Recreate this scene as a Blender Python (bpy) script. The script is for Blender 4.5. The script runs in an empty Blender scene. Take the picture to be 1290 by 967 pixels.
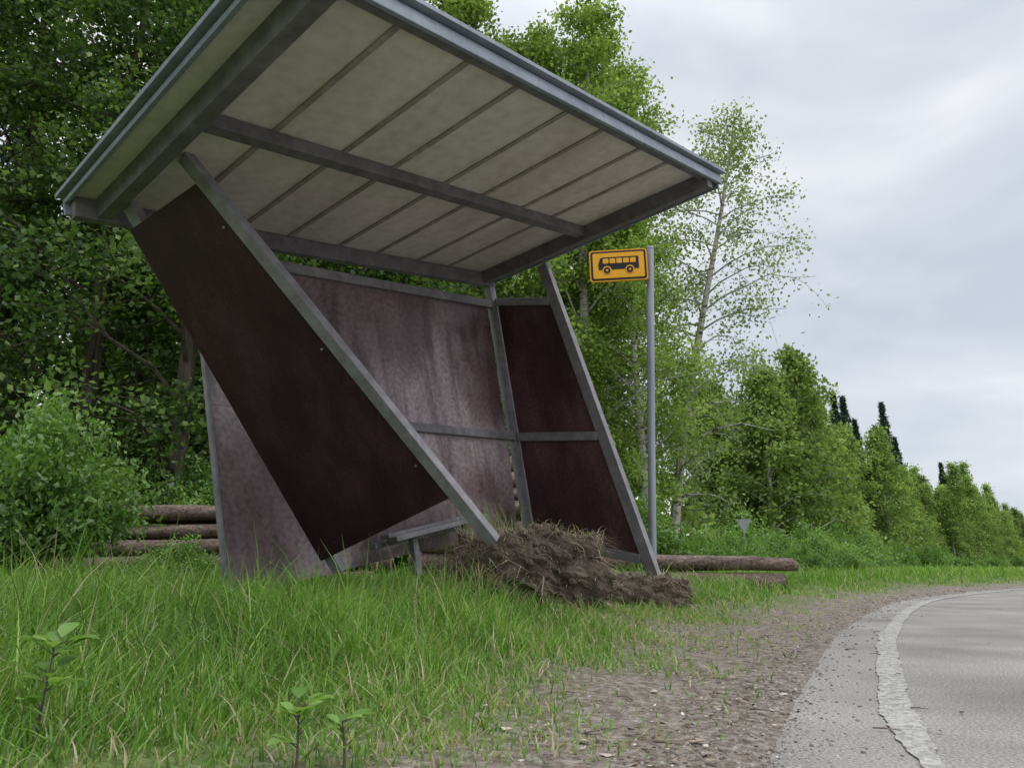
import bpy, math, random, bmesh
import numpy as np
from mathutils import Matrix, Vector, noise

random.seed(7)
scene = bpy.context.scene
scene.view_settings.view_transform = 'Standard'
scene.view_settings.look = 'None'
scene.view_settings.exposure = 0

# ------------------------------------------------------------------ helpers
class QB:
    def __init__(self):
        self.V=[];self.Q=[];self.M=[];self.A=[];self.n=0
    def add(self,V,Q,mat=0,var=0.5):
        V=np.asarray(V,dtype=np.float32).reshape(-1,3);Q=np.asarray(Q,dtype=np.int32).reshape(-1,4)
        self.V.append(V);self.Q.append(Q+self.n);self.M.append(np.full(len(Q),mat,dtype=np.int32))
        self.A.append(np.broadcast_to(np.asarray(var,dtype=np.float32),(len(V),)).copy());self.n+=len(V)
    def build(self,name,mats,smooth=False):
        V=np.concatenate(self.V);Q=np.concatenate(self.Q);M=np.concatenate(self.M);A=np.concatenate(self.A)
        me=bpy.data.meshes.new(name)
        me.vertices.add(len(V));me.vertices.foreach_set('co',V.ravel())
        me.loops.add(Q.size);me.loops.foreach_set('vertex_index',Q.ravel())
        me.polygons.add(len(Q));me.polygons.foreach_set('loop_start',np.arange(0,Q.size,4,dtype=np.int32))
        me.polygons.foreach_set('material_index',M)
        me.polygons.foreach_set('use_smooth',np.full(len(Q),smooth))
        at=me.attributes.new('var','FLOAT','POINT');at.data.foreach_set('value',A)
        for m in mats: me.materials.append(m)
        me.update(calc_edges=True);me.validate()
        return me

def link(name,data,parent=None,loc=None,rot=None,scale=None):
    o=bpy.data.objects.new(name,data);scene.collection.objects.link(o)
    if parent: o.parent=parent
    if loc is not None:o.location=loc
    if rot is not None:o.rotation_euler=rot
    if scale is not None:o.scale=scale
    return o

def tube(qb,P,R,sides=6,mat=0,var=0.5):
    P=np.asarray(P,float);R=np.asarray(R,float);n=len(P)
    T=np.gradient(P,axis=0);T/=np.linalg.norm(T,axis=1)[:,None]+1e-9
    ref=np.where(np.abs(T[:,2:3])>0.9,np.array([[1.,0,0]]),np.array([[0,0,1.]]))
    a=np.cross(T,ref);a/=np.linalg.norm(a,axis=1)[:,None]+1e-9;b=np.cross(T,a)
    for i in range(1,n):
        if np.dot(a[i],a[i-1])<0 and abs(np.dot(a[i],a[i-1]))>0.3: a[i]*=-1;b[i]*=-1
    th=np.linspace(0,2*math.pi,sides,endpoint=False)
    V=P[:,None,:]+R[:,None,None]*(np.cos(th)[None,:,None]*a[:,None,:]+np.sin(th)[None,:,None]*b[:,None,:])
    Q=[]
    for i in range(n-1):
        for k in range(sides):
            k2=(k+1)%sides;Q.append((i*sides+k,i*sides+k2,(i+1)*sides+k2,(i+1)*sides+k))
    qb.add(V.reshape(-1,3),Q,mat,var)

def rvec(rng,n):
    v=rng.normal(size=(n,3));return v/(np.linalg.norm(v,axis=1)[:,None]+1e-9)

def leaves(qb,P,S,rng,var,mat=1,flat=0.0,asp=0.36,down=0.0):
    n=len(P);a=rvec(rng,n);a[:,2]*=(1-flat);a[:,2]-=down;a/=np.linalg.norm(a,axis=1)[:,None]+1e-9
    nr=rvec(rng,n);nr[:,2]=np.abs(nr[:,2])+0.5+flat*4
    b=np.cross(a,nr);b/=np.linalg.norm(b,axis=1)[:,None]+1e-9
    c=np.cross(a,b)
    S=np.broadcast_to(S,(n,))[:,None]
    V=np.stack([P,P+a*S*.45+b*S*asp+c*S*.06,P+a*S,P+a*S*.45-b*S*asp+c*S*.06],axis=1)
    Q=np.arange(n*4).reshape(n,4)
    qb.add(V.reshape(-1,3),Q,mat,np.repeat(np.broadcast_to(var,(n,)),4))

def blades(qb,P,Hh,W,rng,var,lean=0.5,mat=0,dirv=None):
    n=len(P);az=rng.uniform(0,2*math.pi,n)
    d=np.stack([np.cos(az),np.sin(az),np.zeros(n)],1) if dirv is None else dirv
    az2=rng.uniform(0,2*math.pi,n);s=np.stack([np.cos(az2),np.sin(az2),np.zeros(n)],1)
    L=rng.uniform(0.1,1.0,n)*lean;Hh=np.broadcast_to(Hh,(n,));W=np.broadcast_to(W,(n,))
    V=np.zeros((n,8,3))
    for i,t in enumerate((0,.35,.7,1.0)):
        c=P+d*(Hh*L*t**1.8)[:,None];c[:,2]+=Hh*(t-0.35*L*t*t)
        w=W*(1.0,.9,.55,.06)[i]*.5
        V[:,2*i]=c-s*w[:,None];V[:,2*i+1]=c+s*w[:,None]
    base=np.arange(n)[:,None]*8
    Q=np.concatenate([base+np.array([[0,1,3,2]]),base+np.array([[2,3,5,4]]),base+np.array([[4,5,7,6]])],1).reshape(-1,4)
    qb.add(V.reshape(-1,3),Q,mat,np.repeat(np.broadcast_to(var,(n,)),8))

# ------------------------------------------------------------------ materials
def newmat(name):
    m=bpy.data.materials.new(name);m.use_nodes=True;nt=m.node_tree
    for n in list(nt.nodes):
        if n.type!='OUTPUT_MATERIAL' : nt.nodes.remove(n)
    return m,nt,nt.nodes,nt.links,[n for n in nt.nodes if n.type=='OUTPUT_MATERIAL'][0]
def N(ns,t,**k):
    n=ns.new(t)
    for a,b in k.items():
        if a in n.inputs: n.inputs[a].default_value=b
        else: setattr(n,a,b)
    return n
def ramp(ns,stops):
    r=ns.new('ShaderNodeValToRGB');e=r.color_ramp.elements
    while len(e)<len(stops): e.new(0.5)
    for i,(p,c) in enumerate(stops):
        e[i].position=p;e[i].color=(c[0],c[1],c[2],1)
    return r
def noise_mat(name,stops,scale=5,stretch=(1,1,1),rough=.8,detail=5,bump=.0,bscale=None,stops2=None,scale2=30,mixf=.4,metal=0,spec=.3,obj=True,ndist=.0):
    m,nt,ns,ls,out=newmat(name)
    tc=N(ns,'ShaderNodeTexCoord');mp=N(ns,'ShaderNodeMapping');mp.inputs['Scale'].default_value=stretch
    ls.new(tc.outputs['Object'],mp.inputs[0])
    n1=N(ns,'ShaderNodeTexNoise');n1.inputs['Scale'].default_value=scale;n1.inputs['Detail'].default_value=detail;n1.inputs['Distortion'].default_value=ndist
    n1.inputs['Roughness'].default_value=.6
    ls.new(mp.outputs[0],n1.inputs['Vector']);r=ramp(ns,stops);ls.new(n1.outputs['Fac'],r.inputs[0])
    b=N(ns,'ShaderNodeBsdfPrincipled');b.inputs['Roughness'].default_value=rough;b.inputs['Metallic'].default_value=metal
    b.inputs['Specular IOR Level'].default_value=spec
    col=r.outputs[0]
    n2=N(ns,'ShaderNodeTexNoise');n2.inputs['Scale'].default_value=scale2;n2.inputs['Detail'].default_value=4
    ls.new(tc.outputs['Object'],n2.inputs['Vector'])
    if stops2:
        r2=ramp(ns,stops2);ls.new(n2.outputs['Fac'],r2.inputs[0])
        mx=N(ns,'ShaderNodeMix',data_type='RGBA',blend_type='MULTIPLY');mx.inputs[0].default_value=mixf
        ls.new(col,mx.inputs[6]);ls.new(r2.outputs[0],mx.inputs[7]);col=mx.outputs[2]
    ls.new(col,b.inputs['Base Color'])
    if bump:
        bp=N(ns,'ShaderNodeBump');bp.inputs['Strength'].default_value=bump;bp.inputs['Distance'].default_value=.02
        ls.new((n2 if bscale else n1).outputs['Fac'],bp.inputs['Height']);ls.new(bp.outputs[0],b.inputs['Normal'])
    ls.new(b.outputs[0],out.inputs[0]);return m
def leaf_mat(name,stops,trans=.45,objvar=.2,gloss=.04):
    m,nt,ns,ls,out=newmat(name)
    at=N(ns,'ShaderNodeAttribute',attribute_name='var');r=ramp(ns,stops);ls.new(at.outputs['Fac'],r.inputs[0])
    oi=N(ns,'ShaderNodeObjectInfo');mr=N(ns,'ShaderNodeMapRange');mr.inputs[3].default_value=1-objvar;mr.inputs[4].default_value=1+objvar
    ls.new(oi.outputs['Random'],mr.inputs[0])
    mx=N(ns,'ShaderNodeVectorMath',operation='SCALE');ls.new(r.outputs[0],mx.inputs[0]);ls.new(mr.outputs[0],mx.inputs['Scale'])
    d=N(ns,'ShaderNodeBsdfDiffuse');ls.new(mx.outputs[0],d.inputs[0]);cur=d.outputs[0]
    if trans>0:
        t=N(ns,'ShaderNodeBsdfTranslucent')
        hs=N(ns,'ShaderNodeMix',data_type='RGBA',blend_type='MULTIPLY');hs.inputs[0].default_value=1;hs.inputs[7].default_value=(1.15,1.2,.65,1)
        ls.new(mx.outputs[0],hs.inputs[6]);ls.new(hs.outputs[2],t.inputs[0])
        m1=N(ns,'ShaderNodeMixShader');m1.inputs[0].default_value=trans;ls.new(cur,m1.inputs[1]);ls.new(t.outputs[0],m1.inputs[2]);cur=m1.outputs[0]
    if gloss>0:
        g=N(ns,'ShaderNodeBsdfGlossy');g.inputs['Roughness'].default_value=.45
        m2=N(ns,'ShaderNodeMixShader');m2.inputs[0].default_value=gloss;ls.new(cur,m2.inputs[1]);ls.new(g.outputs[0],m2.inputs[2]);cur=m2.outputs[0]
    ls.new(cur,out.inputs[0]);return m

M_leafA=leaf_mat('leaf_birch',[(0,(.11,.17,.045)),(.5,(.25,.36,.09)),(1,(.42,.51,.18))],gloss=0)
M_leafD=leaf_mat('leaf_alder',[(0,(.04,.085,.03)),(.5,(.115,.205,.05)),(1,(.28,.38,.11))],gloss=.03)
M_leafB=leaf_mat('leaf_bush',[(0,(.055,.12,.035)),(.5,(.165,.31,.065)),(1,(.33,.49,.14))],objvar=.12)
M_leafS=leaf_mat('leaf_sparse_birch',[(0,(.13,.18,.08)),(.5,(.25,.33,.15)),(1,(.39,.46,.26))],trans=.5,gloss=0)
M_leafF=leaf_mat('leaf_far',[(0,(.09,.145,.05)),(.5,(.23,.33,.10)),(1,(.40,.49,.19))],objvar=.34,gloss=0)
M_needle=leaf_mat('spruce_needles',[(0,(.02,.04,.027)),(1,(.06,.095,.06))],trans=0,gloss=0)
M_grass=leaf_mat('grass_blade',[(0,(.08,.155,.03)),(.45,(.165,.32,.05)),(.8,(.31,.47,.10)),(.88,(.42,.38,.22)),(1,(.55,.47,.32))],trans=.4,objvar=0,gloss=.03)
M_straw=leaf_mat('straw',[(0,(.13,.10,.08)),(.5,(.31,.25,.205)),(1,(.56,.48,.40))],trans=.1,objvar=0,gloss=0)
M_dead=leaf_mat('dead_leaf',[(0,(.07,.05,.04)),(.5,(.19,.14,.11)),(.85,(.36,.29,.23)),(1,(.66,.59,.53))],trans=0,objvar=0)
M_bark=noise_mat('bark_brown',[(.3,(.05,.04,.03)),(.7,(.14,.12,.10))],8,(1,1,.25),.9,bump=.5)
M_birch=noise_mat('bark_birch',[(.38,(.05,.045,.04)),(.46,(.42,.40,.37)),(.8,(.6,.58,.54))],6,(1,1,3),.8)
M_ply_dark=noise_mat('plywood_dark',[(.3,(.024,.009,.014)),(.5,(.040,.015,.024)),(.75,(.075,.034,.048))],3,(1,1,.35),.5,spec=.3,stops2=[(.3,(.6,.6,.6)),(.75,(1.35,1.25,1.3))],scale2=60,mixf=.7,bump=.08,bscale=1)
M_ply_red=noise_mat('plywood_maroon',[(.3,(.048,.022,.028)),(.5,(.09,.043,.050)),(.75,(.19,.11,.12))],2.5,(1,1,.4),.5,spec=.3,stops2=[(.3,(.55,.55,.55)),(.75,(1.3,1.2,1.2))],scale2=40,mixf=.8,bump=.08,bscale=1)
M_metal=noise_mat('beam_grey',[(.3,(.19,.185,.20)),(.6,(.27,.265,.285)),(.85,(.38,.375,.39))],6,(1,1,1),.6,spec=.35,stops2=[(.3,(.6,.6,.6)),(.7,(1.1,1.1,1.1))],scale2=18,mixf=.6)
M_metal2=noise_mat('beam_dark',[(.3,(.13,.122,.135)),(.6,(.19,.18,.195)),(.85,(.26,.25,.265))],6,(1,1,1),.7,spec=.3,stops2=[(.3,(.6,.6,.6)),(.7,(1.1,1.1,1.1))],scale2=18,mixf=.6)
M_batten=noise_mat('batten_brown',[(.3,(.27,.235,.22)),(.6,(.39,.35,.33)),(.85,(.47,.43,.40))],6,(1,1,1),.8,spec=.2,stops2=[(.3,(.6,.6,.6)),(.7,(1.1,1.1,1.1))],scale2=25,mixf=.6)
M_fascia=noise_mat('fascia_bluegrey',[(.3,(.19,.22,.27)),(.6,(.26,.295,.35)),(.85,(.34,.37,.42))],4,(1,1,1),.55,spec=.4,stops2=[(.3,(.65,.65,.65)),(.7,(1.1,1.1,1.1))],scale2=30,mixf=.6)
M_pole=noise_mat('galvanised',[(.3,(.24,.26,.30)),(.7,(.34,.365,.40))],10,(1,1,.2),.45,metal=.3)

def weathered_wall(name):
    m,nt,ns,ls,out=newmat(name)
    tc=N(ns,'ShaderNodeTexCoord')
    def nz(sc,st,det=5,di=0,loc=(0,0,0)):
        mp=N(ns,'ShaderNodeMapping');mp.inputs['Scale'].default_value=st;mp.inputs['Location'].default_value=loc;ls.new(tc.outputs['Object'],mp.inputs[0])
        n=N(ns,'ShaderNodeTexNoise');n.inputs['Scale'].default_value=sc;n.inputs['Detail'].default_value=det;n.inputs['Distortion'].default_value=di
        ls.new(mp.outputs[0],n.inputs['Vector']);return n
    big=nz(1.1,(1,1,.8),5,.3,(2.3,0,.7));st=nz(7,(1,1,.16),6,.5);fine=nz(28,(1,1,1),6)
    r=ramp(ns,[(.32,(.115,.068,.080)),(.5,(.21,.153,.165)),(.64,(.46,.39,.41))]);ls.new(big.outputs['Fac'],r.inputs[0])
    r2=ramp(ns,[(.35,(.28,.22,.24)),(.52,(1,1,1)),(.75,(1.25,1.2,1.2))]);ls.new(st.outputs['Fac'],r2.inputs[0])
    r3=ramp(ns,[(.3,(.45,.38,.38)),(.6,(1.1,1.1,1.1))]);ls.new(fine.outputs['Fac'],r3.inputs[0])
    a=N(ns,'ShaderNodeMix',data_type='RGBA',blend_type='MULTIPLY');a.inputs[0].default_value=.6;ls.new(r.outputs[0],a.inputs[6]);ls.new(r2.outputs[0],a.inputs[7])
    c=N(ns,'ShaderNodeMix',data_type='RGBA',blend_type='MULTIPLY');c.inputs[0].default_value=.7;ls.new(a.outputs[2],c.inputs[6]);ls.new(r3.outputs[0],c.inputs[7])
    b=N(ns,'ShaderNodeBsdfPrincipled');b.inputs['Roughness'].default_value=.4;b.inputs['Specular IOR Level'].default_value=.45
    ls.new(c.outputs[2],b.inputs['Base Color']);ls.new(b.outputs[0],out.inputs[0]);return m
M_wall=weathered_wall('plywood_weathered')
M_ceil=noise_mat('ceiling_board',[(.28,(.52,.455,.44)),(.5,(.66,.60,.59)),(.75,(.78,.72,.71))],1.6,(1,.35,1),.85,spec=.2,stops2=[(.3,(.75,.71,.69)),(.62,(1.05,1.05,1.05))],scale2=14,mixf=.5,ndist=.4)
M_soil=noise_mat('soil',[(.3,(.05,.038,.031)),(.55,(.12,.092,.076)),(.8,(.21,.17,.14))],7,(1,1,1),1,bump=1,bscale=1,scale2=35)

# ------------------------------------------------------------------ road centre data
EDGE=[(-3.4,-9),(-2.1,-5),(-1.05,-2),(-.25,.1),(.39,1.49),(.93,2.6),(1.99,4.62),(3.73,7.4),(5.6,9.7),(8.75,12.6),(14,16.4),(25,23),(50,36),(110,62),(300,130)]
def catmull(P,n=14):
    P=np.array(P,float);P=np.vstack([2*P[0]-P[1],P,2*P[-1]-P[-2]]);o=[]
    for i in range(1,len(P)-2):
        for t in np.linspace(0,1,n,endpoint=False):
            a,b,c,d=P[i-1],P[i],P[i+1],P[i+2]
            o.append(.5*((2*b)+(c-a)*t+(2*a-5*b+4*c-d)*t*t+(3*b-a-3*c+d)*t**3))
    o.append(P[-2]);return np.array(o)
EP=catmull(EDGE);ET=np.gradient(EP,axis=0);ET/=np.linalg.norm(ET,axis=1)[:,None]
EN=np.stack([-ET[:,1],ET[:,0]],1)
def sdist(x,y):
    x=np.asarray(x,float).ravel();y=np.asarray(y,float).ravel();res=np.zeros(len(x))
    for i in range(0,len(x),20000):
        dx=x[i:i+20000,None]-EP[None,:,0];dy=y[i:i+20000,None]-EP[None,:,1]
        D=dx*dx+dy*dy;k=D.argmin(1);r=np.arange(len(k))
        lat=dx[r,k]*EN[k,0]+dy[r,k]*EN[k,1]
        res[i:i+20000]=lat
        far=D[r,k]>4*(lat**2)+1
        res[i:i+20000]=np.where(far,np.sign(lat)*np.sqrt(D[r,k]),res[i:i+20000])
    return res
def ss(a,b,x):
    t=np.clip((x-a)/(b-a),0,1);return t*t*(3-2*t)
def gh(x,y,d=None):
    x=np.asarray(x,float);y=np.asarray(y,float)
    if d is None: d=sdist(x,y).reshape(x.shape)
    h=-.03+.026*ss(-.45,-.2,d)+.014*ss(-.2,.12,d)+.12*ss(.1,1.8,d)+.1*ss(6.7,8.5,-d)
    n=.022*np.sin(x*2.1+1.3*np.sin(y*1.7))+.018*np.sin(y*3.1+x*1.1)+.01*np.sin(x*7.3+y*5.1)
    return h+n*np.clip(ss(.05,1.2,d)+ss(6.8,8,-d),0,1)

def axis_pts(lo,hi,fine_lo,fine_hi,step):
    a=list(np.arange(fine_lo,fine_hi+1e-6,step));s=step
    v=fine_hi
    while v<hi: s*=1.22;v+=s;a.append(v)
    s=step;v=fine_lo
    while v>lo: s*=1.22;v-=s;a.insert(0,v)
    return np.array(a)
gx=axis_pts(-900,900,-7,9,.11);gy=axis_pts(-900,900,-1,13,.11)
X,Y=np.meshgrid(gx,gy);D=sdist(X,Y).reshape(X.shape);Z=gh(X,Y,D)
qb=QB();nx,ny=len(gx),len(gy)
ii=np.arange(nx-1)[None,:]+np.arange(ny-1)[:,None]*nx
Q=np.stack([ii,ii+1,ii+1+nx,ii+nx],-1).reshape(-1,4)
qb.add(np.stack([X,Y,Z],-1).reshape(-1,3),Q,0,np.clip(D.ravel()/4+.5,0,1))
m,nt,ns,ls,out=newmat('ground_soil_grass')
tc=N(ns,'ShaderNodeTexCoord');at=N(ns,'ShaderNodeAttribute',attribute_name='var')
n1=N(ns,'ShaderNodeTexNoise');n1.inputs['Scale'].default_value=34;n1.inputs['Detail'].default_value=6;n1.inputs['Roughness'].default_value=.68;ls.new(tc.outputs['Object'],n1.inputs['Vector'])
n2=N(ns,'ShaderNodeTexNoise');n2.inputs['Scale'].default_value=2;n2.inputs['Detail'].default_value=5;ls.new(tc.outputs['Object'],n2.inputs['Vector'])
rs=ramp(ns,[(.3,(.08,.062,.05)),(.48,(.19,.16,.135)),(.62,(.30,.265,.23)),(.8,(.46,.43,.39))]);ls.new(n1.outputs['Fac'],rs.inputs[0])
rg=ramp(ns,[(.3,(.05,.07,.025)),(.6,(.13,.19,.05)),(.8,(.18,.26,.065))]);ls.new(n1.outputs['Fac'],rg.inputs[0])
ad=N(ns,'ShaderNodeMath',operation='MULTIPLY_ADD');ls.new(n2.outputs['Fac'],ad.inputs[0]);ad.inputs[1].default_value=.3;ls.new(at.outputs['Fac'],ad.inputs[2])
mr=N(ns,'ShaderNodeMapRange');mr.inputs[1].default_value=.74;mr.inputs[2].default_value=.92;ls.new(ad.outputs[0],mr.inputs[0])
mx=N(ns,'ShaderNodeMix',data_type='RGBA');ls.new(mr.outputs[0],mx.inputs[0]);ls.new(rs.outputs[0],mx.inputs[6]);ls.new(rg.outputs[0],mx.inputs[7])
b=N(ns,'ShaderNodeBsdfPrincipled');b.inputs['Roughness'].default_value=.95;b.inputs['Specular IOR Level'].default_value=.1
ls.new(mx.outputs[2],b.inputs['Base Color']);bp=N(ns,'ShaderNodeBump');bp.inputs['Strength'].default_value=.6;bp.inputs['Distance'].default_value=.02
ls.new(n1.outputs['Fac'],bp.inputs['Height']);ls.new(bp.outputs[0],b.inputs['Normal']);ls.new(b.outputs[0],out.inputs[0])
link('ground',qb.build('ground',[m],True))

def strip(name,o0,o1,z,mat,nsub=1,jag=0.0,near=0.0,thin=0.0,jag2=.0):
    pts=EP;nr=EN
    t=np.arange(len(pts));tt=np.linspace(0,len(pts)-1,(len(pts)-1)*10+1)
    px=np.interp(tt,t,pts[:,0]);py=np.interp(tt,t,pts[:,1]);qx=np.interp(tt,t,nr[:,0]);qy=np.interp(tt,t,nr[:,1])
    def jg(s): return np.array([noise.noise(Vector((a*2.2,b*2.2,s)))+.6*noise.noise(Vector((a*9,b*9,3+s)))+.35*noise.noise(Vector((a*28,b*28,s))) for a,b in zip(px,py)])
    j=jag*jg(0) if jag else 0*tt;j2=jag2*jg(7) if jag2 else 0*tt
    nearf=(1-ss(1.2,2.4,py));add=near*nearf
    cols=[]
    offs=np.linspace(o0,o1,nsub+1)
    for k,o in enumerate(offs):
        oo=o+add+(j if k==0 else 0)+(j2 if k==nsub else 0)-(thin*nearf if k==nsub else 0);cols.append(np.stack([px-qx*oo,py-qy*oo,np.full(len(tt),z)],1))
    V=np.stack(cols,1).reshape(-1,3);w=nsub+1
    ii=np.arange(nsub)[None,:]+np.arange(len(tt)-1)[:,None]*w
    Q=np.stack([ii,ii+1,ii+1+w,ii+w],-1).reshape(-1,4)
    qb=QB();qb.add(V,Q);return link(name,qb.build(name,[mat],True))
def asphalt(name,paint=False):
    m,nt,ns,ls,out=newmat(name);tc=N(ns,'ShaderNodeTexCoord')
    def nz(s,d=5):
        n=N(ns,'ShaderNodeTexNoise');n.inputs['Scale'].default_value=s;n.inputs['Detail'].default_value=d;ls.new(tc.outputs['Object'],n.inputs['Vector']);return n
    a=nz(140,3);c=nz(1.6,6);v=N(ns,'ShaderNodeTexVoronoi');v.inputs['Scale'].default_value=95;ls.new(tc.outputs['Object'],v.inputs['Vector'])
    r=ramp(ns,[(.3,(.17,.165,.155)),(.5,(.28,.272,.26)),(.7,(.41,.40,.38))]);ls.new(a.outputs['Fac'],r.inputs[0])
    r2=ramp(ns,[(.3,(.68,.67,.65)),(.7,(1.14,1.12,1.09))]);ls.new(c.outputs['Fac'],r2.inputs[0])
    mx=N(ns,'ShaderNodeMix',data_type='RGBA',blend_type='MULTIPLY');mx.inputs[0].default_value=1;ls.new(r.outputs[0],mx.inputs[6]);ls.new(r2.outputs[0],mx.inputs[7])
    col=mx.outputs[2]
    if paint:
        w=nz(40,6);rw=ramp(ns,[(.40,(0,0,0)),(.62,(1,1,1))]);ls.new(w.outputs['Fac'],rw.inputs[0])
        m3=N(ns,'ShaderNodeMix',data_type='RGBA');mm=N(ns,'ShaderNodeMath',operation='MULTIPLY');mm.inputs[1].default_value=.7
        ls.new(rw.outputs[0],mm.inputs[0]);ls.new(mm.outputs[0],m3.inputs[0]);ls.new(col,m3.inputs[6]);m3.inputs[7].default_value=(.50,.50,.46,1);col=m3.outputs[2]
    b=N(ns,'ShaderNodeBsdfPrincipled');b.inputs['Roughness'].default_value=.85;b.inputs['Specular IOR Level'].default_value=.2
    ls.new(col,b.inputs['Base Color']);bp=N(ns,'ShaderNodeBump');bp.inputs['Strength'].default_value=.5;bp.inputs['Distance'].default_value=.006
    ls.new(v.outputs['Distance'],bp.inputs['Height']);ls.new(bp.outputs[0],b.inputs['Normal']);ls.new(b.outputs[0],out.inputs[0]);return m
strip('road',0,6.9,0.0,asphalt('asphalt'),4,jag=.16)
strip('road_edge_line',.30,.385,.004,asphalt('worn_white_paint',True),1,jag=.018,near=.085,thin=.045,jag2=.014)
strip('road_edge_line',6.4,6.5,.004,bpy.data.materials['worn_white_paint'],1,jag=.015)

# ------------------------------------------------------------------ grass
rng=np.random.default_rng(3)
def polar(n,r0,r1,a0,a1,p=1.0):
    r=r0*(r1/r0)**(rng.uniform(0,1,n)**p);a=np.radians(rng.uniform(a0,a1,n));return r*np.sin(a),r*np.cos(a),r
def in_mound(x,y): return (((x-.12)/.42)**2+((y-4.5)/.3)**2<1)|(((x-.88)/.52)**2+((y-5.45)/.36)**2<1)
qb=QB()
x,y,r=polar(225000,.95,45,-56,60)
d=sdist(x,y)
cl=np.sin(x*3.1+2*np.sin(y*2.3))*np.sin(y*2.7+1.5*np.sin(x*1.9))
cl2=np.sin(x*9.3+1.7*np.sin(y*6.1))*np.sin(y*8.1+1.9*np.sin(x*5.3))
dens=np.where(d>0,.05+.95*ss(.15,1.05,d+.25*cl+.15*cl2)**1.2,0)
dens=np.where(d<-7.2,.8,dens)
keep=(rng.uniform(0,1,len(x))<dens)&(~in_mound(x,y))
x,y,r,d,cl,cl2=[v[keep] for v in (x,y,r,d,cl,cl2)]
z=gh(x,y,d)-.01
hh=(.04+.15*ss(.4,1.8,np.abs(d)))*rng.uniform(.4,1.35,len(x))*(1+.25*cl+.15*cl2)
hh*=.72+.38*ss(1.0,3.0,r)
zone=np.exp(-((x-.75)/.6)**2-((y-4.5)/1.0)**2);hh*=1-.6*zone
tall=rng.uniform(0,1,len(x))<.05; hh=np.where(tall&(zone<.3),hh*1.7,hh)
w=.0034+.0010*r
var=np.clip(rng.normal(.42,.19,len(x))+.12*cl+.10*cl2,0,.8);dead=rng.uniform(0,1,len(x))<(.055+.27*(1-ss(.3,1.4,d))+.3*zone);var=np.where(dead,rng.uniform(.86,1,len(x)),var)
blades(qb,np.stack([x,y,z],1),hh,w,rng,var,1.0)
link('grass',qb.build('grass',[M_grass]))

qb=QB()
x,y,r=polar(50000,1.0,22,-40,55);d=sdist(x,y)
pc=np.sin(x*5+2*np.sin(y*4.1))*np.sin(y*4.7+x*2)
k=rng.uniform(0,1,len(x))<np.where((d>-.12),np.exp(-((d-.13)/.22)**2)*.6*(.5+.5*pc)+.2*(d<1.0)*(pc>.15),0.006*(d<0)*(d>-1.4))
x,y,r,d=[v[k] for v in (x,y,r,d)]
z=np.maximum(gh(x,y,d),0.0)+.004+rng.uniform(0,.008,len(x))
sz=rng.uniform(.004,.013,len(x))*(1+.14*r);big=rng.uniform(0,1,len(x))<.05+.12*(d>.25);sz=np.where(big,sz*2.3,sz)
leaves(qb,np.stack([x,y,z],1),sz,rng,np.where(big,rng.uniform(.4,1,len(x)),rng.uniform(0,1,len(x))**1.6),0,flat=.85,asp=.32)
for i in range(110):
    j=int(56+70*rng.uniform(0,1));o=rng.normal(.05,.28)
    p=EP[min(j,len(EP)-1)]+EN[min(j,len(EP)-1)]*o;a=rng.uniform(0,6.28);L=rng.uniform(.02,.08)
    zz=max(float(gh(p[0],p[1])),0)
    tube(qb,[(p[0],p[1],zz+.006),(p[0]+L*.5*math.cos(a),p[1]+L*.5*math.sin(a),zz+.009),(p[0]+L*math.cos(a+.3),p[1]+L*math.sin(a+.3),zz+.006)],[.0018,.0015,.0008],4,0,.1)
link('leaf_litter',qb.build('leaf_litter',[M_dead]))
qb=QB()
x,y,r=polar(64000,1.0,14,-20,52);d=sdist(x,y);k=(rng.uniform(0,1,len(x))<.8*np.exp(-((d+.02)/.15)**2)+.05*((d>0)&(d<.9)))
x,y,d,r=[v[k] for v in (x,y,d,r)];z=np.maximum(gh(x,y,d),0)
n=len(x);s=(.0008+.0030*rng.uniform(0,1,n)**2.2)*(1+.22*r);az=rng.uniform(0,6.28,n)
ca,sa=np.cos(az),np.sin(az);V=np.zeros((n,8,3))
for k2,(a,bb,c) in enumerate([(-1,-1,-.4),(1,-1,-.4),(1,1,-.4),(-1,1,-.4),(-.6,-.6,.5),(.7,-.5,.6),(.5,.7,.5),(-.7,.5,.4)]):
    V[:,k2,0]=x+s*(a*ca-bb*sa);V[:,k2,1]=y+s*(a*sa+bb*ca);V[:,k2,2]=z+s*(c*.8+.3)
base=np.arange(n)[:,None]*8
Q=np.concatenate([base+np.array([q]) for q in ([4,5,6,7],[0,1,5,4],[1,2,6,5],[2,3,7,6],[3,0,4,7])],1).reshape(-1,4)
qb.add(V.reshape(-1,3),Q,0,np.repeat(rng.uniform(0,1,n),8))
M_grav=leaf_mat('gravel_stone',[(0,(.10,.08,.065)),(.5,(.21,.18,.155)),(.8,(.31,.29,.27)),(1,(.44,.42,.39))],trans=0,objvar=0,gloss=0)
link('gravel',qb.build('gravel',[M_grav],False))

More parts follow.
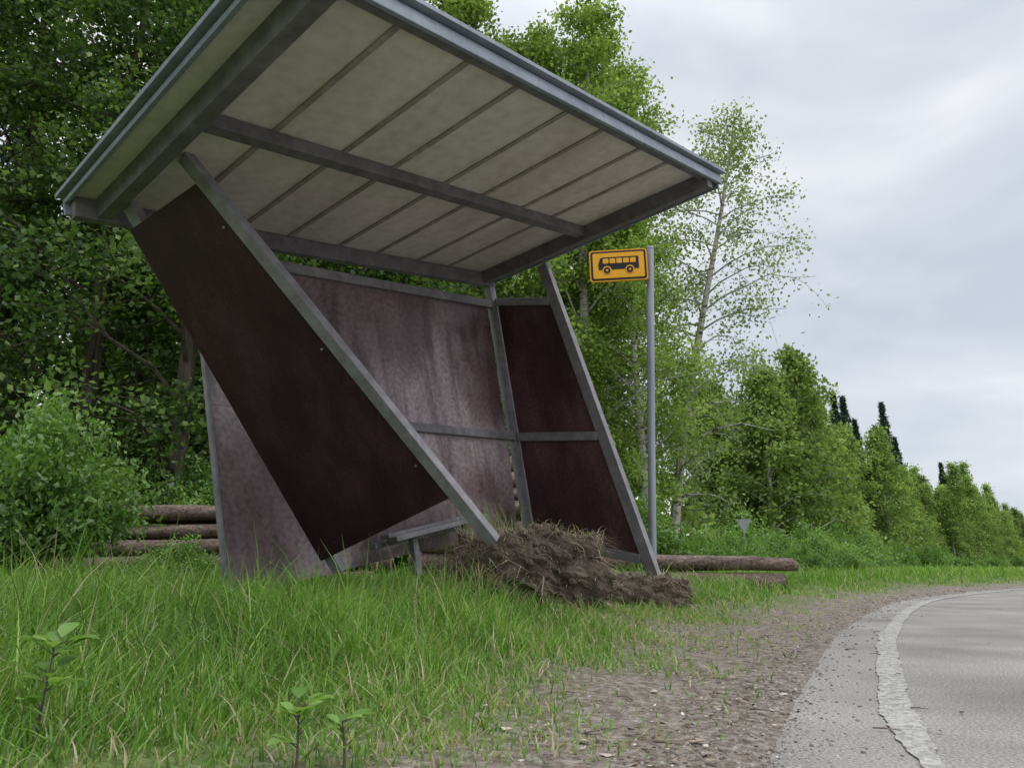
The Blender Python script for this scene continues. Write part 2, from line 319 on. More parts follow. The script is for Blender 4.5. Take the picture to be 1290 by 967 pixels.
# ------------------------------------------------------------------ bus shelter
d1=Vector((.654,.735,.183)).normalized();d2=Vector((-.740,.671,-.051));d3=d1.cross(d2).normalized();d2=d3.cross(d1).normalized()
A=Vector((-2.596,3.675,2.342))
MW=Matrix(((d1.x,d2.x,d3.x,A.x),(d1.y,d2.y,d3.y,A.y),(d1.z,d2.z,d3.z,A.z),(0,0,0,1)))
shelter=bpy.data.objects.new('bus_shelter',None);scene.collection.objects.link(shelter);shelter.matrix_world=MW
def mesh_part(name,verts,faces,mat,parent,bev=.004):
    me=bpy.data.meshes.new(name);me.from_pydata([tuple(v) for v in verts],[],faces);me.materials.append(mat);me.update()
    bm=bmesh.new();bm.from_mesh(me);bmesh.ops.recalc_face_normals(bm,faces=bm.faces);bm.to_mesh(me);bm.free()
    o=link(name,me,parent)
    if bev:
        mo=o.modifiers.new('bevel','BEVEL');mo.width=bev;mo.segments=2;mo.limit_method='ANGLE'
    return o
def beam(name,p0,p1,w,h,mat,parent=shelter,side=None,bev=.004):
    p0=Vector(p0);p1=Vector(p1);t=(p1-p0).normalized()
    s=Vector(side) if side else Vector((0,0,1))
    s=(s-t*s.dot(t)).normalized();u=t.cross(s)
    V=[]
    for p in (p0,p1):
        for a,b in ((-1,-1),(1,-1),(1,1),(-1,1)): V.append(p+s*(a*w/2)+u*(b*h/2))
    return mesh_part(name,V,[(3,2,1,0),(4,5,6,7),(0,1,5,4),(1,2,6,5),(2,3,7,6),(3,0,4,7)],mat,parent,bev)
def panel(name,C,th,mat,parent=shelter,bev=.002):
    C=[Vector(c) for c in C];n=(C[1]-C[0]).cross(C[2]-C[0]).normalized()*th/2
    n_=len(C);V=[c+n for c in C]+[c-n for c in C]
    F=[tuple(range(n_)),tuple(range(2*n_-1,n_-1,-1))]+[(i,n_+i,n_+(i+1)%n_,(i+1)%n_) for i in range(n_)]
    return mesh_part(name,V,F,mat,parent,bev)
W,DD=3.65,2.43
zc=.095
panel('roof_ceiling_boards',[(.03,-.03,zc),(W-.03,-.03,zc),(W-.03,-DD+.03,zc),(.03,-DD+.03,zc)],.012,M_ceil)
panel('roof_sheet',[(-.03,.03,zc+.024),(W+.03,.03,zc+.024),(W+.03,-DD-.03,zc+.024),(-.03,-DD-.03,zc+.024)],.024,M_fascia)
beam('fascia_front',(-.0,-DD+.012,.058),(W,-DD+.012,.058),.068,.024,M_fascia)
beam('fascia_back',(0,-.012,.042),(W,-.012,.042),.10,.024,M_fascia)
beam('fascia_left',(.012,-.026,.075),(.012,-DD+.026,.075),.030,.024,M_fascia)
beam('fascia_right',(W-.012,-.026,.045),(W-.012,-DD+.026,.045),.09,.024,M_fascia)
beam('rafter_left',(.185,-.09,.030),(.185,-DD+.03,.030),.115,.08,M_metal2)
beam('rafter_right',(3.49,-.09,.030),(3.49,-DD+.03,.030),.115,.08,M_metal2)
beam('eaves_beam_back',(.03,-.06,.022),(W-.03,-.06,.022),.12,.065,M_metal2)
beam('purlin_middle',(.226,-1.25,.045),(3.448,-1.25,.045),.075,.085,M_metal2)
beam('eaves_beam_front',(.226,-DD+.055,.065),(3.448,-DD+.055,.065),.045,.06,M_metal2)
for i in range(7):
    xm=.226+(3.22/8)*(i+1)+(.02 if i%2 else -.015)
    beam('ceiling_batten_%d'%(i+1),(xm,-.1,.084),(xm,-DD+.09,.084),.009,.034,M_batten,bev=.002)
def bt(m): return -(.14+.03*(m-1))
def mid(m): return -(1.34+.115*(m-2.24))
x0,x1=.74,3.5
panel('back_wall_upper_panel',[(x0,-.03,bt(x0)-.03),(x1,-.03,bt(x1)-.03),(x1-.0,-.03,mid(x1)+.03),(x0,-.03,mid(x0)+.03)],.012,M_wall)
panel('back_wall_lower_panel',[(x0,-.034,mid(x0)+.028),(x1,-.034,mid(x1)+.028),(x1-.06,-.034,-2.30),(x0,-.034,-2.34)],.012,M_wall)
beam('back_wall_top_rail',(x0,-.055,bt(x0)),(x1+.04,-.055,bt(x1+.04)),.075,.05,M_metal)
beam('back_wall_mid_rail',(x0+.9,-.062,mid(x0+.9)),(x1+.05,-.062,mid(x1+.05)),.07,.05,M_metal)
beam('back_wall_edge_rail',(x0-.012,-.03,bt(x0)-.04),(x0-.012,-.03,-2.4),.05,.022,M_metal,side=(0,1,0))
beam('corner_post_right',(3.58,-.045,-.035),(3.58,-.045,-2.45),.075,.075,M_metal,side=(0,1,0))
T=Vector((3.6,-.70,-.035));F=Vector((3.62,-1.27,-2.98))
def sr(z): 
    k=(z-T.z)/(F.z-T.z);return T.lerp(F,k)
def s_y(z): return sr(z).y+.045
panel('right_wall_upper_panel',[(3.61,-.09,-.22),(3.61,s_y(-.40),-.40),(3.61,s_y(-1.62),-1.62),(3.61,-.09,-1.47)],.012,M_ply_red)
panel('right_wall_lower_panel',[(3.61,-.09,-1.53),(3.61,s_y(-1.66),-1.66),(3.61,s_y(-2.66),-2.66),(3.61,-.09,-2.40)],.012,M_ply_red)
beam('right_wall_top_rail',(3.59,-.09,-.20),(3.59,sr(-.38).y+.05,-.38),.07,.045,M_metal)
beam('right_wall_mid_rail',(3.585,-.09,-1.50),(3.585,sr(-1.64).y+.05,-1.64),.075,.045,M_metal)
beam('right_wall_bottom_rail',(3.585,-.09,-2.42),(3.585,sr(-2.68).y+.05,-2.68),.07,.045,M_metal)
beam('strut_right',T,F,.10,.06,M_metal,side=(0,1,0))
TR=Vector((.405,-.809,-.054));TL=Vector((.268,-.2355,-.135));BR=Vector((1.48,-1.294,-1.955));BL=Vector((1.279,-.2247,-2.219))
nrm=(TL-TR).cross(BR-TR).normalized()
u1=(BR-TR).normalized();u2=(BL-TL).normalized()
out1=(TR-TL);out1=(out1-u1*out1.dot(u1)).normalized()
panel('left_wall_panel',[TL,TR,BR,BL],.018,M_ply_dark)
c1=out1*.047
beam('strut_left',TR-u1*.14+c1,BR+u1*.36+c1,.075,.06,M_metal,side=out1)
sgn=1 if nrm.x>0 else -1
beam('strut_left_rear',TL-u2*.12+nrm*.045*sgn-out1*-.05,BL+u2*.14+nrm*.045*sgn+out1*.05,.08,.06,M_metal,side=out1)
beam('left_wall_rail_top',TL+u2*.06+nrm*.045*sgn+out1*.1,TR+u1*.06+nrm*.045*sgn,.07,.05,M_metal,side=u1)
beam('left_wall_rail_bottom',BL-u2*.08+nrm*.045*sgn+out1*.1,BR-u1*.08+nrm*.045*sgn,.07,.05,M_metal,side=u1)
for i,k in enumerate((.12,.5,.88)):
    p=TR.lerp(BR,k)-out1*.04
    q=QB();nn=-nrm*sgn
    tube(q,[p+nn*.008,p+nn*.016,p+nn*.0165],[.008,.008,.001],8)
    link('bolt_%d'%(i+1),q.build('bolt',[M_metal]),shelter)
for i,(a,bb,c,dd) in enumerate([((1.75,-.30,-2.15),(2.75,-.22,-2.12),.09,.035),((1.72,-.42,-2.17),(2.7,-.36,-2.14),.09,.035),((1.7,-.20,-2.2),(2.6,-.10,-2.2),.09,.035)]):
    beam('bench_slat_%d'%(i+1),a,bb,dd,c,M_metal)
beam('bench_leg_1',(1.95,-.36,-2.19),(1.95,-.36,-2.45),.05,.05,M_metal,side=(1,0,0))
beam('bench_leg_2',(2.5,-.32,-2.17),(2.5,-.32,-2.45),.05,.05,M_metal,side=(1,0,0))

# ------------------------------------------------------------------ uprooted foundation blocks (turf-covered)
def mound(name,cx,cy,z0,sx,sy,sz,seed,rot=0,nst=2600,ngr=500,amp=1.0,nroot=60):
    par=bpy.data.objects.new(name,None);scene.collection.objects.link(par);par.location=(cx,cy,z0);par.rotation_euler=(0,0,rot)
    bm=bmesh.new();bmesh.ops.create_cube(bm,size=1);bmesh.ops.subdivide_edges(bm,edges=bm.edges,cuts=22,use_grid_fill=True)
    R=np.random.default_rng(seed);pts=[]
    for v in bm.verts:
        p=v.co.copy();n=p.normalized()*.62
        q=p.lerp(n,.33)
        under=1-.22*max(0,.5-(q.z+.5))
        q=Vector((q.x*sx*under,q.y*sy*under,(q.z+.5)*sz))
        f=noise.fractal(Vector((q.x*4+seed,q.y*4,q.z*4)),1,2,4)*.10+noise.noise(Vector((q.x*19,q.y*19,q.z*19+seed)))*.035+noise.noise(Vector((q.x*45,q.y*45,q.z*45+seed)))*.014
        q+=Vector((n.x,n.y,n.z*.5)).normalized()*f*amp
        v.co=q;pts.append(q.copy())
    me=bpy.data.meshes.new(name+'_soil');bm.to_mesh(me);bm.free();me.materials.append(M_soil)
    link('soil_block',me,par)
    pts=np.array([tuple(p) for p in pts]);q=QB()
    k=R.integers(0,len(pts),nst);P=pts[k]+R.normal(0,.012,(nst,3))
    dv=P-np.array([0,0,sz*.45]);dv[:,2]=0;dv/=np.linalg.norm(dv,axis=1)[:,None]+1e-6;dv+=R.normal(0,.8,dv.shape);dv[:,2]=R.uniform(-.9,.1,nst)
    blades(q,P,R.uniform(.015,.065,nst),.0045,R,R.uniform(0,1,nst)**1.2,2.6,0,dv)
    top=pts[pts[:,2]>sz*.75];k=R.integers(0,len(top),ngr);P=top[k]+R.normal(0,.02,(ngr,3))
    blades(q,P,R.uniform(.02,.08,ngr),.004,R,np.where(R.uniform(0,1,ngr)<.25,R.uniform(.2,.8,ngr),R.uniform(.85,1,ngr)),1.8,1)
    for i in range(nroot):
        p=pts[R.integers(0,len(pts))];dd=p-np.array([0,0,sz*.5]);dd/=np.linalg.norm(dd)+1e-6;dd+=R.normal(0,.5,3);L=R.uniform(.04,.13)
        s=np.linspace(0,1,5)[:,None];PP=p+dd*L*s+np.array([0,0,-L*.9])*s**2+R.normal(0,.008,(5,3))
        tube(q,PP,np.linspace(.005,.0012,5),4,0,R.uniform(0,.6))
    for i in range(int(nroot*1.2)):
        p=pts[R.integers(0,len(pts))];r=R.uniform(.008,.028)
        tube(q,p+np.array([[0,0,-r],[r*.1,0,-r*.5],[0,r*.1,.3*r],[0,0,r]]),[r*.3,r,r*.9,r*.2],6,2,.1)
    link('dry_turf',q.build(name+'_turf',[M_straw,M_grass,M_soil]),par);return par
mound('turf_mound',.12,4.52,.04,.86,.50,.52,3,.15,5200,420,.85,90)
mound('turf_mound',.86,5.45,.05,1.0,.42,.24,9,.5,2400,60,.7,60)
mound('turf_mound',1.22,5.80,.05,.30,.26,.19,12,.2,600,20,.5,20)
qb=QB();R=np.random.default_rng(5)
n=2400;P=np.stack([R.normal(-.38,.18,n),R.normal(4.42,.16,n),np.zeros(n)],1);P[:,2]=.10+.24*np.exp(-((P[:,0]+.15)/.22)**2)*R.uniform(0,1,n)
blades(qb,P,R.uniform(.06,.24,n),.005,R,np.where(R.uniform(0,1,n)<.75,R.uniform(.86,1,n),R.uniform(.1,.7,n)),1.4)
n=190;P=np.stack([R.normal(-.12,.10,n),R.normal(4.62,.06,n),np.full(n,.42)],1)
blades(qb,P,R.uniform(.15,.45,n),.005,R,np.where(R.uniform(0,1,n)<.4,R.uniform(.86,1,n),R.uniform(.3,.8,n)),.6)
link('dry_grass_tuft',qb.build('dry_grass_tuft',[M_grass]))

# ------------------------------------------------------------------ bus stop sign
def flat_mat(name,c,rough=.5):
    return noise_mat(name,[(.3,tuple(v*.85 for v in c)),(.7,c)],6,(1,1,1),rough,stops2=[(.3,(.8,.8,.8)),(.6,(1,1,1))],scale2=40,mixf=.4)
M_yel=flat_mat('sign_yellow',(.85,.42,.02));M_blk=flat_mat('sign_black',(.012,.012,.012))
sign=bpy.data.objects.new('bus_stop_sign',None);scene.collection.objects.link(sign);sign.location=(1.25,6.5,0)
qb=QB();tube(qb,[(0,0,0),(.07,0,1.75),(.145,0,3.47)],[.036,.036,.036],14);tube(qb,[(.145,0,3.47),(.1455,0,3.485),(.146,0,3.486)],[.04,.04,.001],14)
link('pole',qb.build('pole',[M_pole],True),sign)
def rrect(w,h,r,n=6):
    o=[]
    for cx,cy,a0 in ((w/2-r,h/2-r,0),(-w/2+r,h/2-r,90),(-w/2+r,-h/2+r,180),(w/2-r,-h/2+r,270)):
        for i in range(n+1):
            a=math.radians(a0+90*i/n);o.append((cx+r*math.cos(a),cy+r*math.sin(a)))
    return o
def plate(name,poly,cx,cz,y0,y1,mat,par):
    n=len(poly);V=[(cx+a,y0,cz+b) for a,b in poly]+[(cx+a,y1,cz+b) for a,b in poly]
    F=[tuple(range(n)),tuple(range(2*n-1,n-1,-1))]+[(i,(i+1)%n,n+(i+1)%n,n+i) for i in range(n)]
    return mesh_part(name,V,F,mat,par,0)
board=bpy.data.objects.new('board',None);scene.collection.objects.link(board);board.parent=sign;board.location=(-.19,-.05,3.265);board.rotation_euler=(0,math.radians(-1),math.radians(-6))
plate('board_plate',rrect(.57,.335,.03),0,0,-.010,.010,M_yel,board)
plate('board_border',rrect(.545,.31,.024),0,0,-.0125,-.0102,M_blk,board)
plate('board_face',rrect(.505,.27,.015),0,0,-.015,-.0127,M_yel,board)
body=[(-.195,-.055),(-.20,.0),(-.18,.065),(-.165,.078),(.19,.078),(.20,.068),(.20,-.05),(.19,-.055)]
plate('bus_body',body,0,.01,-.0175,-.0152,M_blk,board)
for i in range(5):
    plate('bus_window_%d'%i,rrect(.056,.052,.006,3),-.125+i*.067,.047,-.0195,-.0177,M_yel,board)
for i,cx in enumerate((-.115,.11)):
    circ=lambda r:[(r*math.cos(a),r*math.sin(a)) for a in np.linspace(0,2*math.pi,20,endpoint=False)]
    plate('bus_arch_%d'%i,circ(.044),cx,-.05,-.0190,-.0178,M_yel,board)
    plate('bus_wheel_%d'%i,circ(.034),cx,-.053,-.0205,-.0192,M_blk,board)
    plate('bus_hub_%d'%i,circ(.012),cx,-.053,-.022,-.0207,M_yel,board)
for i,zz in enumerate((.1,-.1)):
    beam('bracket_%d'%i,(-.24,.02,3.265+zz),(.17,.02,3.265+zz),.03,.012,M_pole,sign)
ys=bpy.data.objects.new('yield_sign',None);scene.collection.objects.link(ys);ys.location=(9.1,28,-.15)
qb=QB();tube(qb,[(0,0,0),(0,0,1.0),(0,0,2.2)],[.03,.03,.03],8);link('post',qb.build('yield_post',[M_pole],True),ys)
plate('back_plate',[(-.3,.27),(.3,.27),(0,-.27)],0,2.0,-.05,-.04,M_pole,ys)

# ------------------------------------------------------------------ log piles
M_log=noise_mat('log_bark',[(.3,(.09,.065,.053)),(.55,(.20,.15,.125)),(.8,(.35,.28,.24))],5,(.5,2,2),.9,bump=.6,scale2=30,bscale=1,stops2=[(.35,(.45,.4,.4)),(.6,(1.1,1.1,1.1))],mixf=.85)
M_end=noise_mat('log_end',[(.3,(.36,.27,.19)),(.7,(.58,.46,.34))],8,(1,1,1),.9)
def log_pile(name,cx,cy,L,rows,per,rad,rot,seed):
    par=bpy.data.objects.new(name,None);scene.collection.objects.link(par);par.location=(cx,cy,.1);par.rotation_euler=(0,0,rot)
    R=np.random.default_rng(seed)
    for r_ in range(rows):
        for k in range(per-r_//2):
            rr=rad*R.uniform(.7,1.15);off=R.normal(0,.14);yy=(k-(per-r_//2)/2)*rad*2.05+R.normal(0,.02)+(rad if r_%2 else 0);zz=rad+r_*rad*1.78+R.normal(0,.014)
            q=QB();xs=np.linspace(-L/2,L/2,11);tl=R.normal(0,.012)
            P=np.stack([xs+off,yy+.03*np.sin(xs*1.3+R.uniform(0,6)),zz+xs*tl+.02*np.sin(xs+R.uniform(0,6))],1)
            RR=np.linspace(rr*1.06,rr*.88,11)*R.uniform(.95,1.06,11)
            tube(q,P,RR,12,0)
            for e in (0,-1):
                dx=.002 if e==-1 else -.002
                tube(q,[P[e],P[e]+np.array([dx,0,0]),P[e]+np.array([dx*1.1,0,0])],[RR[e],RR[e]*.97,.001],12,1)
            link('log_%d_%d'%(r_,k),q.build('log',[M_log,M_end],True),par)
log_pile('log_pile',-4.0,8.5,4.6,5,4,.105,.03,1)
log_pile('log_pile',.05,8.5,2.2,8,4,.11,.0,2)
log_pile('log_pile',1.80,8.9,2.9,2,3,.10,.02,4)

# ------------------------------------------------------------------ trees
def tree_mesh(name,seed,H,r0,c0,CR,nl,nsub,nleaf,leaf,mats,lean=(0,0),sig=.16,up=.8,droop=.3,trunkseg=14,maxh=.98,pw=.55,irr=.3):
    R=np.random.default_rng(seed);qb=QB()
    t=np.linspace(0,1,trunkseg);ph=R.uniform(0,6,2)
    tx=lean[0]*H*t**1.2+.02*H*np.sin(t*4+ph[0])*t;ty=lean[1]*H*t**1.2+.02*H*np.sin(t*3.3+ph[1])*t
    P=np.stack([tx,ty,t*H],1);tube(qb,P,r0*(1-t)**.8+.012,8,0,.5)
    pts=[];cv=[];phs=R.uniform(0,6.28,3)
    for i in range(nl):
        h=c0+(maxh-c0)*((i+R.uniform(0,1))/nl)**.9
        rel=(h-c0)/(1-c0)
        prof=(1-rel)**pw*(.5+1.1*min(1,rel/.25)**.8*.6+.1)
        az=i*2.4+R.uniform(-.5,.5)
        L=CR*prof*R.uniform(1-irr*1.3,1+irr)*(1+irr*.6*math.sin(rel*9+phs[0]+az))+.25
        p0=np.array([np.interp(h,t,tx),np.interp(h,t,ty),h*H])
        el=up*R.uniform(.6,1.2)*(1+.4*rel);d=np.array([math.cos(az),math.sin(az),el]);d/=np.linalg.norm(d)
        s=np.linspace(0,1,6)[:,None];LP=p0+d*L*s+np.array([0,0,-droop*L])*s**2.2+R.normal(0,.03*L,(6,3))*s
        tube(qb,LP,np.linspace(r0*.26*(1-rel)**.5+.006,.004,6),4,0,.5)
        for j in range(nsub):
            q=R.uniform(.2,1);b0=np.array([np.interp(q,s[:,0],LP[:,c]) for c in range(3)])
            dd=d*.6+R.normal(0,.7,3);dd/=np.linalg.norm(dd);l2=L*R.uniform(.2,.45)*(1.2-q*.5)
            s2=np.linspace(0,1,4)[:,None];B=b0+dd*l2*s2+np.array([0,0,-droop*l2*1.4])*s2**2
            tube(qb,B,np.linspace(.007,.003,4),3,0,.5)
            m=10;cvv=R.normal(0,.15)
            w=R.uniform(.15,1,m);pts.append(np.stack([np.interp(w,s2[:,0],B[:,c]) for c in range(3)],1));cv.append(np.full(m,cvv))
    pts=np.concatenate(pts);cv=np.concatenate(cv)
    k=R.integers(0,len(pts),nleaf);PP=pts[k]+R.normal(0,sig,(nleaf,3))*np.array([1,1,.8])
    var=np.clip(.45+cv[k]+R.normal(0,.16,nleaf),0,1)
    leaves(qb,PP,leaf*R.uniform(.6,1.25,nleaf),R,var,1,asp=.38,down=.3)
    return qb.build(name,mats)
def bush_mesh(name,seed,Rr,H,nc,nleaf,leaf,mats,sig=.11):
    R=np.random.default_rng(seed);qb=QB();c=[]
    for i in range(nc):
        a=R.uniform(0,6.28);rr=Rr*math.sqrt(R.uniform(0,1));hz=H*(1-.65*(rr/Rr)**2)*R.uniform(.25,1.0)
        e=np.array([rr*math.cos(a),rr*math.sin(a),hz]);b0=np.array([e[0]*.15,e[1]*.15,0])
        s=np.linspace(0,1,5)[:,None];P=b0+(e-b0)*s+np.array([0,0,.12*H])*np.sin(s*3.14)
        tube(qb,P,np.linspace(.014,.003,5),4,0)
        w=np.linspace(.45,1.05,6)[:,None];c.append(b0+(e-b0)*w+np.array([0,0,.12*H])*np.sin(w*3.14))
    cv=np.repeat(R.normal(0,.12,nc),6);c=np.concatenate(c);k=R.integers(0,len(c),nleaf)
    P=c[k]+R.normal(0,sig,(nleaf,3));P[:,2]=np.maximum(P[:,2],.03)
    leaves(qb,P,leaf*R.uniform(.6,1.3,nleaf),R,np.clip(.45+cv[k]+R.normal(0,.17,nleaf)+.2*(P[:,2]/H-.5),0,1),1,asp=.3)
    return qb.build(name,mats)
def spruce_mesh(name,seed,H,CR,n):
    R=np.random.default_rng(seed);qb=QB();tube(qb,[(0,0,0),(0,0,H*.5),(0,0,H)],[.16,.1,.01],6,0)
    h=R.uniform(0,1,n)**.8;tier=1+.35*np.sin(h*60);rad=CR*(1-h)*tier*R.uniform(.1,1,n)**.5+.06;a=R.uniform(0,6.28,n)
    P=np.stack([rad*np.cos(a),rad*np.sin(a),.06*H+h*H*.94-rad*.35],1)
    leaves(qb,P,.32*R.uniform(.5,1.1,n),R,R.uniform(0,1,n),1,asp=.16,down=.6);return qb.build(name,[M_bark,M_needle])

TA=[tree_mesh('birch_a',1,13,.13,.12,2.0,62,7,30000,.095,[M_birch,M_leafA],(.01,.0),.17,irr=.45),
    tree_mesh('birch_b',2,12.5,.12,.08,1.9,60,7,28000,.095,[M_birch,M_leafA],(.02,.01),.17,irr=.45)]
TD=[tree_mesh('alder_a',3,14,.14,.05,2.3,66,7,30000,.10,[M_bark,M_leafD],(.0,.0),.18,irr=.45),
    tree_mesh('alder_b',4,13,.13,.05,2.1,66,7,28000,.10,[M_bark,M_leafD],(-.01,.01),.18,irr=.45)]
TS=tree_mesh('sparse_birch',5,10.6,.10,.14,2.1,50,6,12000,.08,[M_birch,M_leafS],(.19,0),.18,up=.6,droop=.4)
TF=[tree_mesh('far_birch_0',20,10,.14,.04,2.5,36,6,7500,.23,[M_birch,M_leafF],(0.02,0),.26,pw=.8,irr=.5),
    tree_mesh('far_birch_1',21,9,.12,.06,1.9,36,5,6000,.21,[M_birch,M_leafF],(-.03,0),.25,pw=1.0,irr=.5),
    tree_mesh('far_birch_2',22,8.5,.14,.04,2.8,36,6,7500,.23,[M_bark,M_leafF],(0,0),.28,pw=.7,irr=.55),
    tree_mesh('far_birch_3',23,10.5,.11,.12,1.7,34,5,5000,.20,[M_birch,M_leafF],(.03,0),.24,pw=.9,irr=.5)]
SPm=[spruce_mesh('spruce_a',1,13,1.9,6000),spruce_mesh('spruce_b',2,12,1.7,5000)]
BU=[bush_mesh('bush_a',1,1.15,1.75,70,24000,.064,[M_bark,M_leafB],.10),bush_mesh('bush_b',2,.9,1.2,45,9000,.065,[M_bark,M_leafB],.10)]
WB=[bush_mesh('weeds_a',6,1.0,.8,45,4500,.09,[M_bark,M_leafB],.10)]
def put(name,me,x,y,s=1,rz=None,par=None,zs=None):
    z=float(gh(np.array([x]),np.array([y]))[0])-.03
    return link(name,me,par,(x,y,z),(0,0,random.uniform(0,6.28) if rz is None else rz),(s,s,s*(zs or random.uniform(.93,1.07))))
for i,(x,y,s) in enumerate([(-8.6,9.5,1),(-6.6,10.6,1.05),(-4.9,10.3,.95),(-3.6,11.6,1.05),(-9.8,12.5,1.1),(-2.2,12.6,1),(-7.4,13.6,1.15),(-4.6,14.4,1.1),(-12,11,1.1)]):
    put('alder_tree',TD[i%2],x,y,s)
for i,(x,y,s) in enumerate([(-1.0,13.2,1.0),(.35,13.6,.98),(1.5,13.2,.97),(.9,15.8,1.0),(2.2,14.8,.93),(-.4,16.5,1.05),(2.45,12.9,.66)]):
    put('birch_tree',TA[i%2],x,y,s,zs=1.0)
put('birch_tree',TS,3.15,14.3,1.0,0.0,zs=1)
forest=bpy.data.objects.new('background_forest',None);scene.collection.objects.link(forest)
for i in range(22):
    x=-17+i*.88+random.uniform(-.5,.5);y=17.5+random.uniform(0,5)
    me=random.choice(TF+SPm+SPm)
    if x<2.4: put('forest_tree',me,x,y,random.uniform(1.0,1.25)*(.85 if x>.5 else 1)*(.8 if me in SPm and x>-4 else 1),par=forest)
row=bpy.data.objects.new('distant_tree_row',None);scene.collection.objects.link(row)
RL=np.array([(11.3,33),(20.5,46),(33,62),(46,79),(62,96),(84,122),(120,165),(175,225),(260,320)],float)
seg=[]
for i in range(len(RL)-1):
    L=np.linalg.norm(RL[i+1]-RL[i]);n=int(L/(2.2 if i<5 else 4.5))
    for k in range(n): seg.append((RL[i]+(RL[i+1]-RL[i])*k/n,i))
for kk,(p,i) in enumerate(seg):
    for j in range(2):
        s=random.uniform(.74,1.14)
        if i>=3: s*=1.1
        me=TF[random.choice([0,0,1,2,3,3])]
        if kk<3: me=TF[(0,2,0)[kk]];s=1.05
        put('row_tree',me,p[0]+random.uniform(-1.4,1.4)-j*1.8,p[1]+random.uniform(-1.4,1.4)+j*2.8,s,par=row,zs=random.uniform(.85,1.12))
for px_,yy,s in [(.462,52,1.12),(.475,55,1.05),(.52,58,1.12),(.532,62,1.25),(.545,66,1.12),(.575,68,1.15),(.588,72,1.28),(.60,76,1.1),(.66,92,1.1)]:
    put('row_spruce',SPm[int(yy)%2],px_*.968*yy-.4,yy+3,s,par=row)
for i in range(40):
    t=random.uniform(0,1);k=int(t*5);q=RL[k].copy()+(RL[k+1]-RL[k])*random.uniform(0,1)
    put('row_shrub',random.choice(BU[1:]+WB),q[0]+random.uniform(-2,1.5),q[1]-random.uniform(1.5,4),random.uniform(1,2.2),par=row)
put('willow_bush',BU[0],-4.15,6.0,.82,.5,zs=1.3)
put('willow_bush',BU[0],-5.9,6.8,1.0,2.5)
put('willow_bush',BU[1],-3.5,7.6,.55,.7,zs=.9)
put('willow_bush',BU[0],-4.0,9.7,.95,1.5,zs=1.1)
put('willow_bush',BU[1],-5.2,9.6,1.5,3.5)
und=bpy.data.objects.new('undergrowth',None);scene.collection.objects.link(und)
for i in range(18):
    put('undergrowth_shrub',random.choice(BU),random.uniform(-10,2.6),random.uniform(10.3,13),random.uniform(.7,1.3),par=und)
for i in range(46):
    t=random.uniform(0,1)**.8;x=3.2+t*16+random.uniform(-1,1);y=12+t*30+random.uniform(-2,5)
    if sdist([x],[y])[0]>3: put('undergrowth_weeds',random.choice(WB+BU[1:]),x,y,random.uniform(.6,1.2),par=und)

def weed(name,x,y,H,seed,nl=14,ls=.07):
    R=np.random.default_rng(seed);qb=QB();s=np.linspace(0,1,6)
    P=np.stack([.15*H*s**2*R.uniform(-1,1),.1*H*s,H*s],1);tube(qb,P,np.linspace(.003,.0012,6),5,0,.1)
    for i in range(nl):
        t=R.uniform(.3,1);b0=np.array([np.interp(t,s,P[:,c]) for c in range(3)]);a=i*2.4;el=R.uniform(.2,1.0)
        dd=np.array([math.cos(a),math.sin(a),el]);dd/=np.linalg.norm(dd);L=ls*R.uniform(.6,1.15);sd=np.cross(dd,[0,0,1]);sd/=np.linalg.norm(sd);nn=np.cross(sd,dd)
        b1=b0+dd*L*.4;tube(qb,[b0,(b0+b1)/2,b1],[.0013,.0012,.001],3,0,.2)
        ws=[.02,.24,.30,.24,.02];V=[]
        for k in range(5):
            c=b1+dd*L*k/4-np.array([0,0,1])*L*.25*(k/4)**2
            V+= [c-sd*L*ws[k]+nn*L*ws[k]*.3,c,c+sd*L*ws[k]+nn*L*ws[k]*.3]
        Q=[]
        for k in range(4):
            for e in range(2): Q.append((k*3+e,k*3+e+1,k*3+e+4,k*3+e+3))
        qb.add(V,Q,1,R.uniform(.3,.8))
    z=float(gh(np.array([x]),np.array([y]))[0]);link(name,qb.build(name,[M_bark,M_leafB],True),None,(x,y,z))
weed('sapling_plant',-.86,1.38,.17,1,20,.055)
weed('sapling_plant',-.38,1.36,.11,2,14,.05)
weed('sapling_plant',-.30,1.38,.08,3,10,.05)

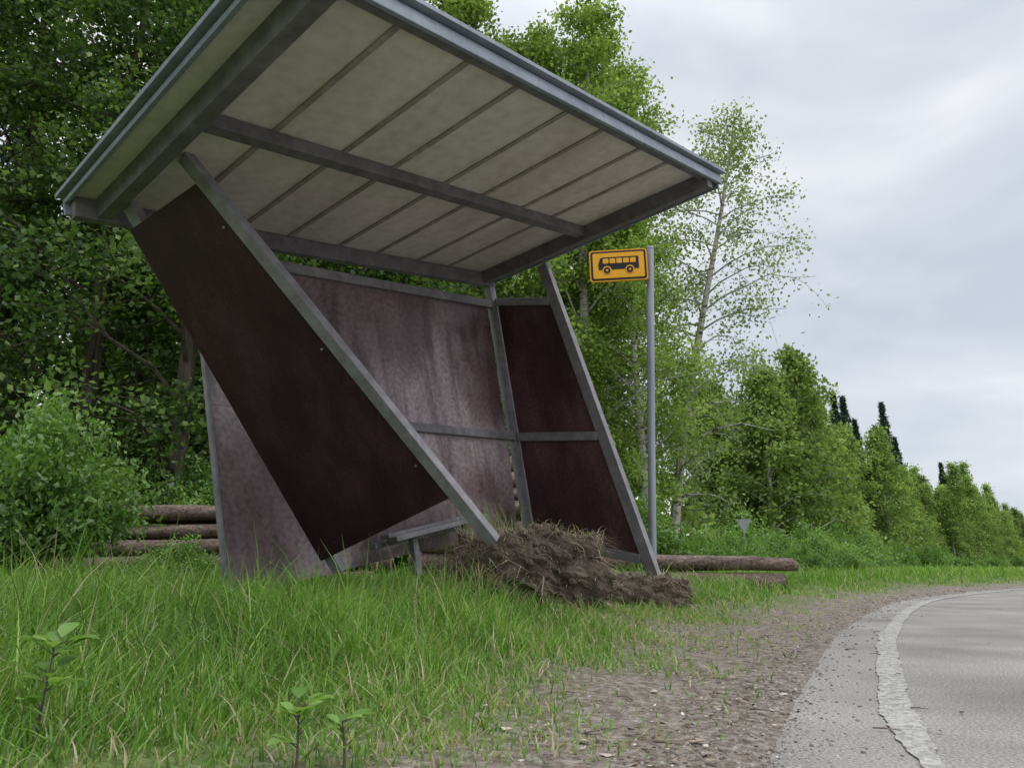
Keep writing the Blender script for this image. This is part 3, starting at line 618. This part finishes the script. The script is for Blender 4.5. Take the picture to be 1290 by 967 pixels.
# ------------------------------------------------------------------ world + sun
w=bpy.data.worlds.new('World');scene.world=w;w.use_nodes=True;ns=w.node_tree.nodes;ls=w.node_tree.links
for n in list(ns): ns.remove(n)
out=ns.new('ShaderNodeOutputWorld')
sky=ns.new('ShaderNodeTexSky');sky.sky_type='NISHITA';sky.sun_disc=False;sky.sun_elevation=math.radians(52);sky.sun_rotation=math.radians(115)
bg1=ns.new('ShaderNodeBackground');bg1.inputs[1].default_value=.12;ls.new(sky.outputs[0],bg1.inputs[0])
tc=ns.new('ShaderNodeTexCoord');mp=ns.new('ShaderNodeMapping');mp.inputs['Scale'].default_value=(1,1,2.6);mp.inputs['Location'].default_value=(.35,.2,.1);ls.new(tc.outputs['Generated'],mp.inputs[0])
n1=ns.new('ShaderNodeTexNoise');n1.inputs['Scale'].default_value=1.9;n1.inputs['Detail'].default_value=5;n1.inputs['Roughness'].default_value=.48;n1.inputs['Distortion'].default_value=.3;ls.new(mp.outputs[0],n1.inputs['Vector'])
r=ramp(ns,[(.34,(.62,.68,.77)),(.48,(.80,.83,.89)),(.6,(1.05,1.05,1.07))]);ls.new(n1.outputs['Fac'],r.inputs[0])
sx=ns.new('ShaderNodeSeparateXYZ');ls.new(tc.outputs['Generated'],sx.inputs[0])
mr=ns.new('ShaderNodeMapRange');mr.interpolation_type='SMOOTHSTEP';mr.inputs[1].default_value=.6;mr.inputs[2].default_value=1.0;mr.inputs[3].default_value=1.0;mr.inputs[4].default_value=2.9;ls.new(sx.outputs[2],mr.inputs[0])
bg2=ns.new('ShaderNodeBackground');ls.new(mr.outputs[0],bg2.inputs[1]);ls.new(r.outputs[0],bg2.inputs[0])
mx=ns.new('ShaderNodeMixShader');mx.inputs[0].default_value=.9;ls.new(bg1.outputs[0],mx.inputs[1]);ls.new(bg2.outputs[0],mx.inputs[2]);ls.new(mx.outputs[0],out.inputs[0])
sl=bpy.data.lights.new('sun','SUN');sl.energy=1.4;sl.angle=math.radians(22);sl.color=(1,.975,.94)
so=link('sun',sl);az=math.radians(115);el=math.radians(52)
dirv=Vector((math.sin(az)*math.cos(el),math.cos(az)*math.cos(el),math.sin(el)));so.rotation_euler=dirv.to_track_quat('Z','Y').to_euler()

cd=bpy.data.cameras.new('camera');cd.sensor_width=36;cd.lens=24.59;cd.clip_end=3000;cd.clip_start=.02
cam=link('camera',cd,None,(0,0,.38),(math.radians(104.5),0,0));scene.camera=cam
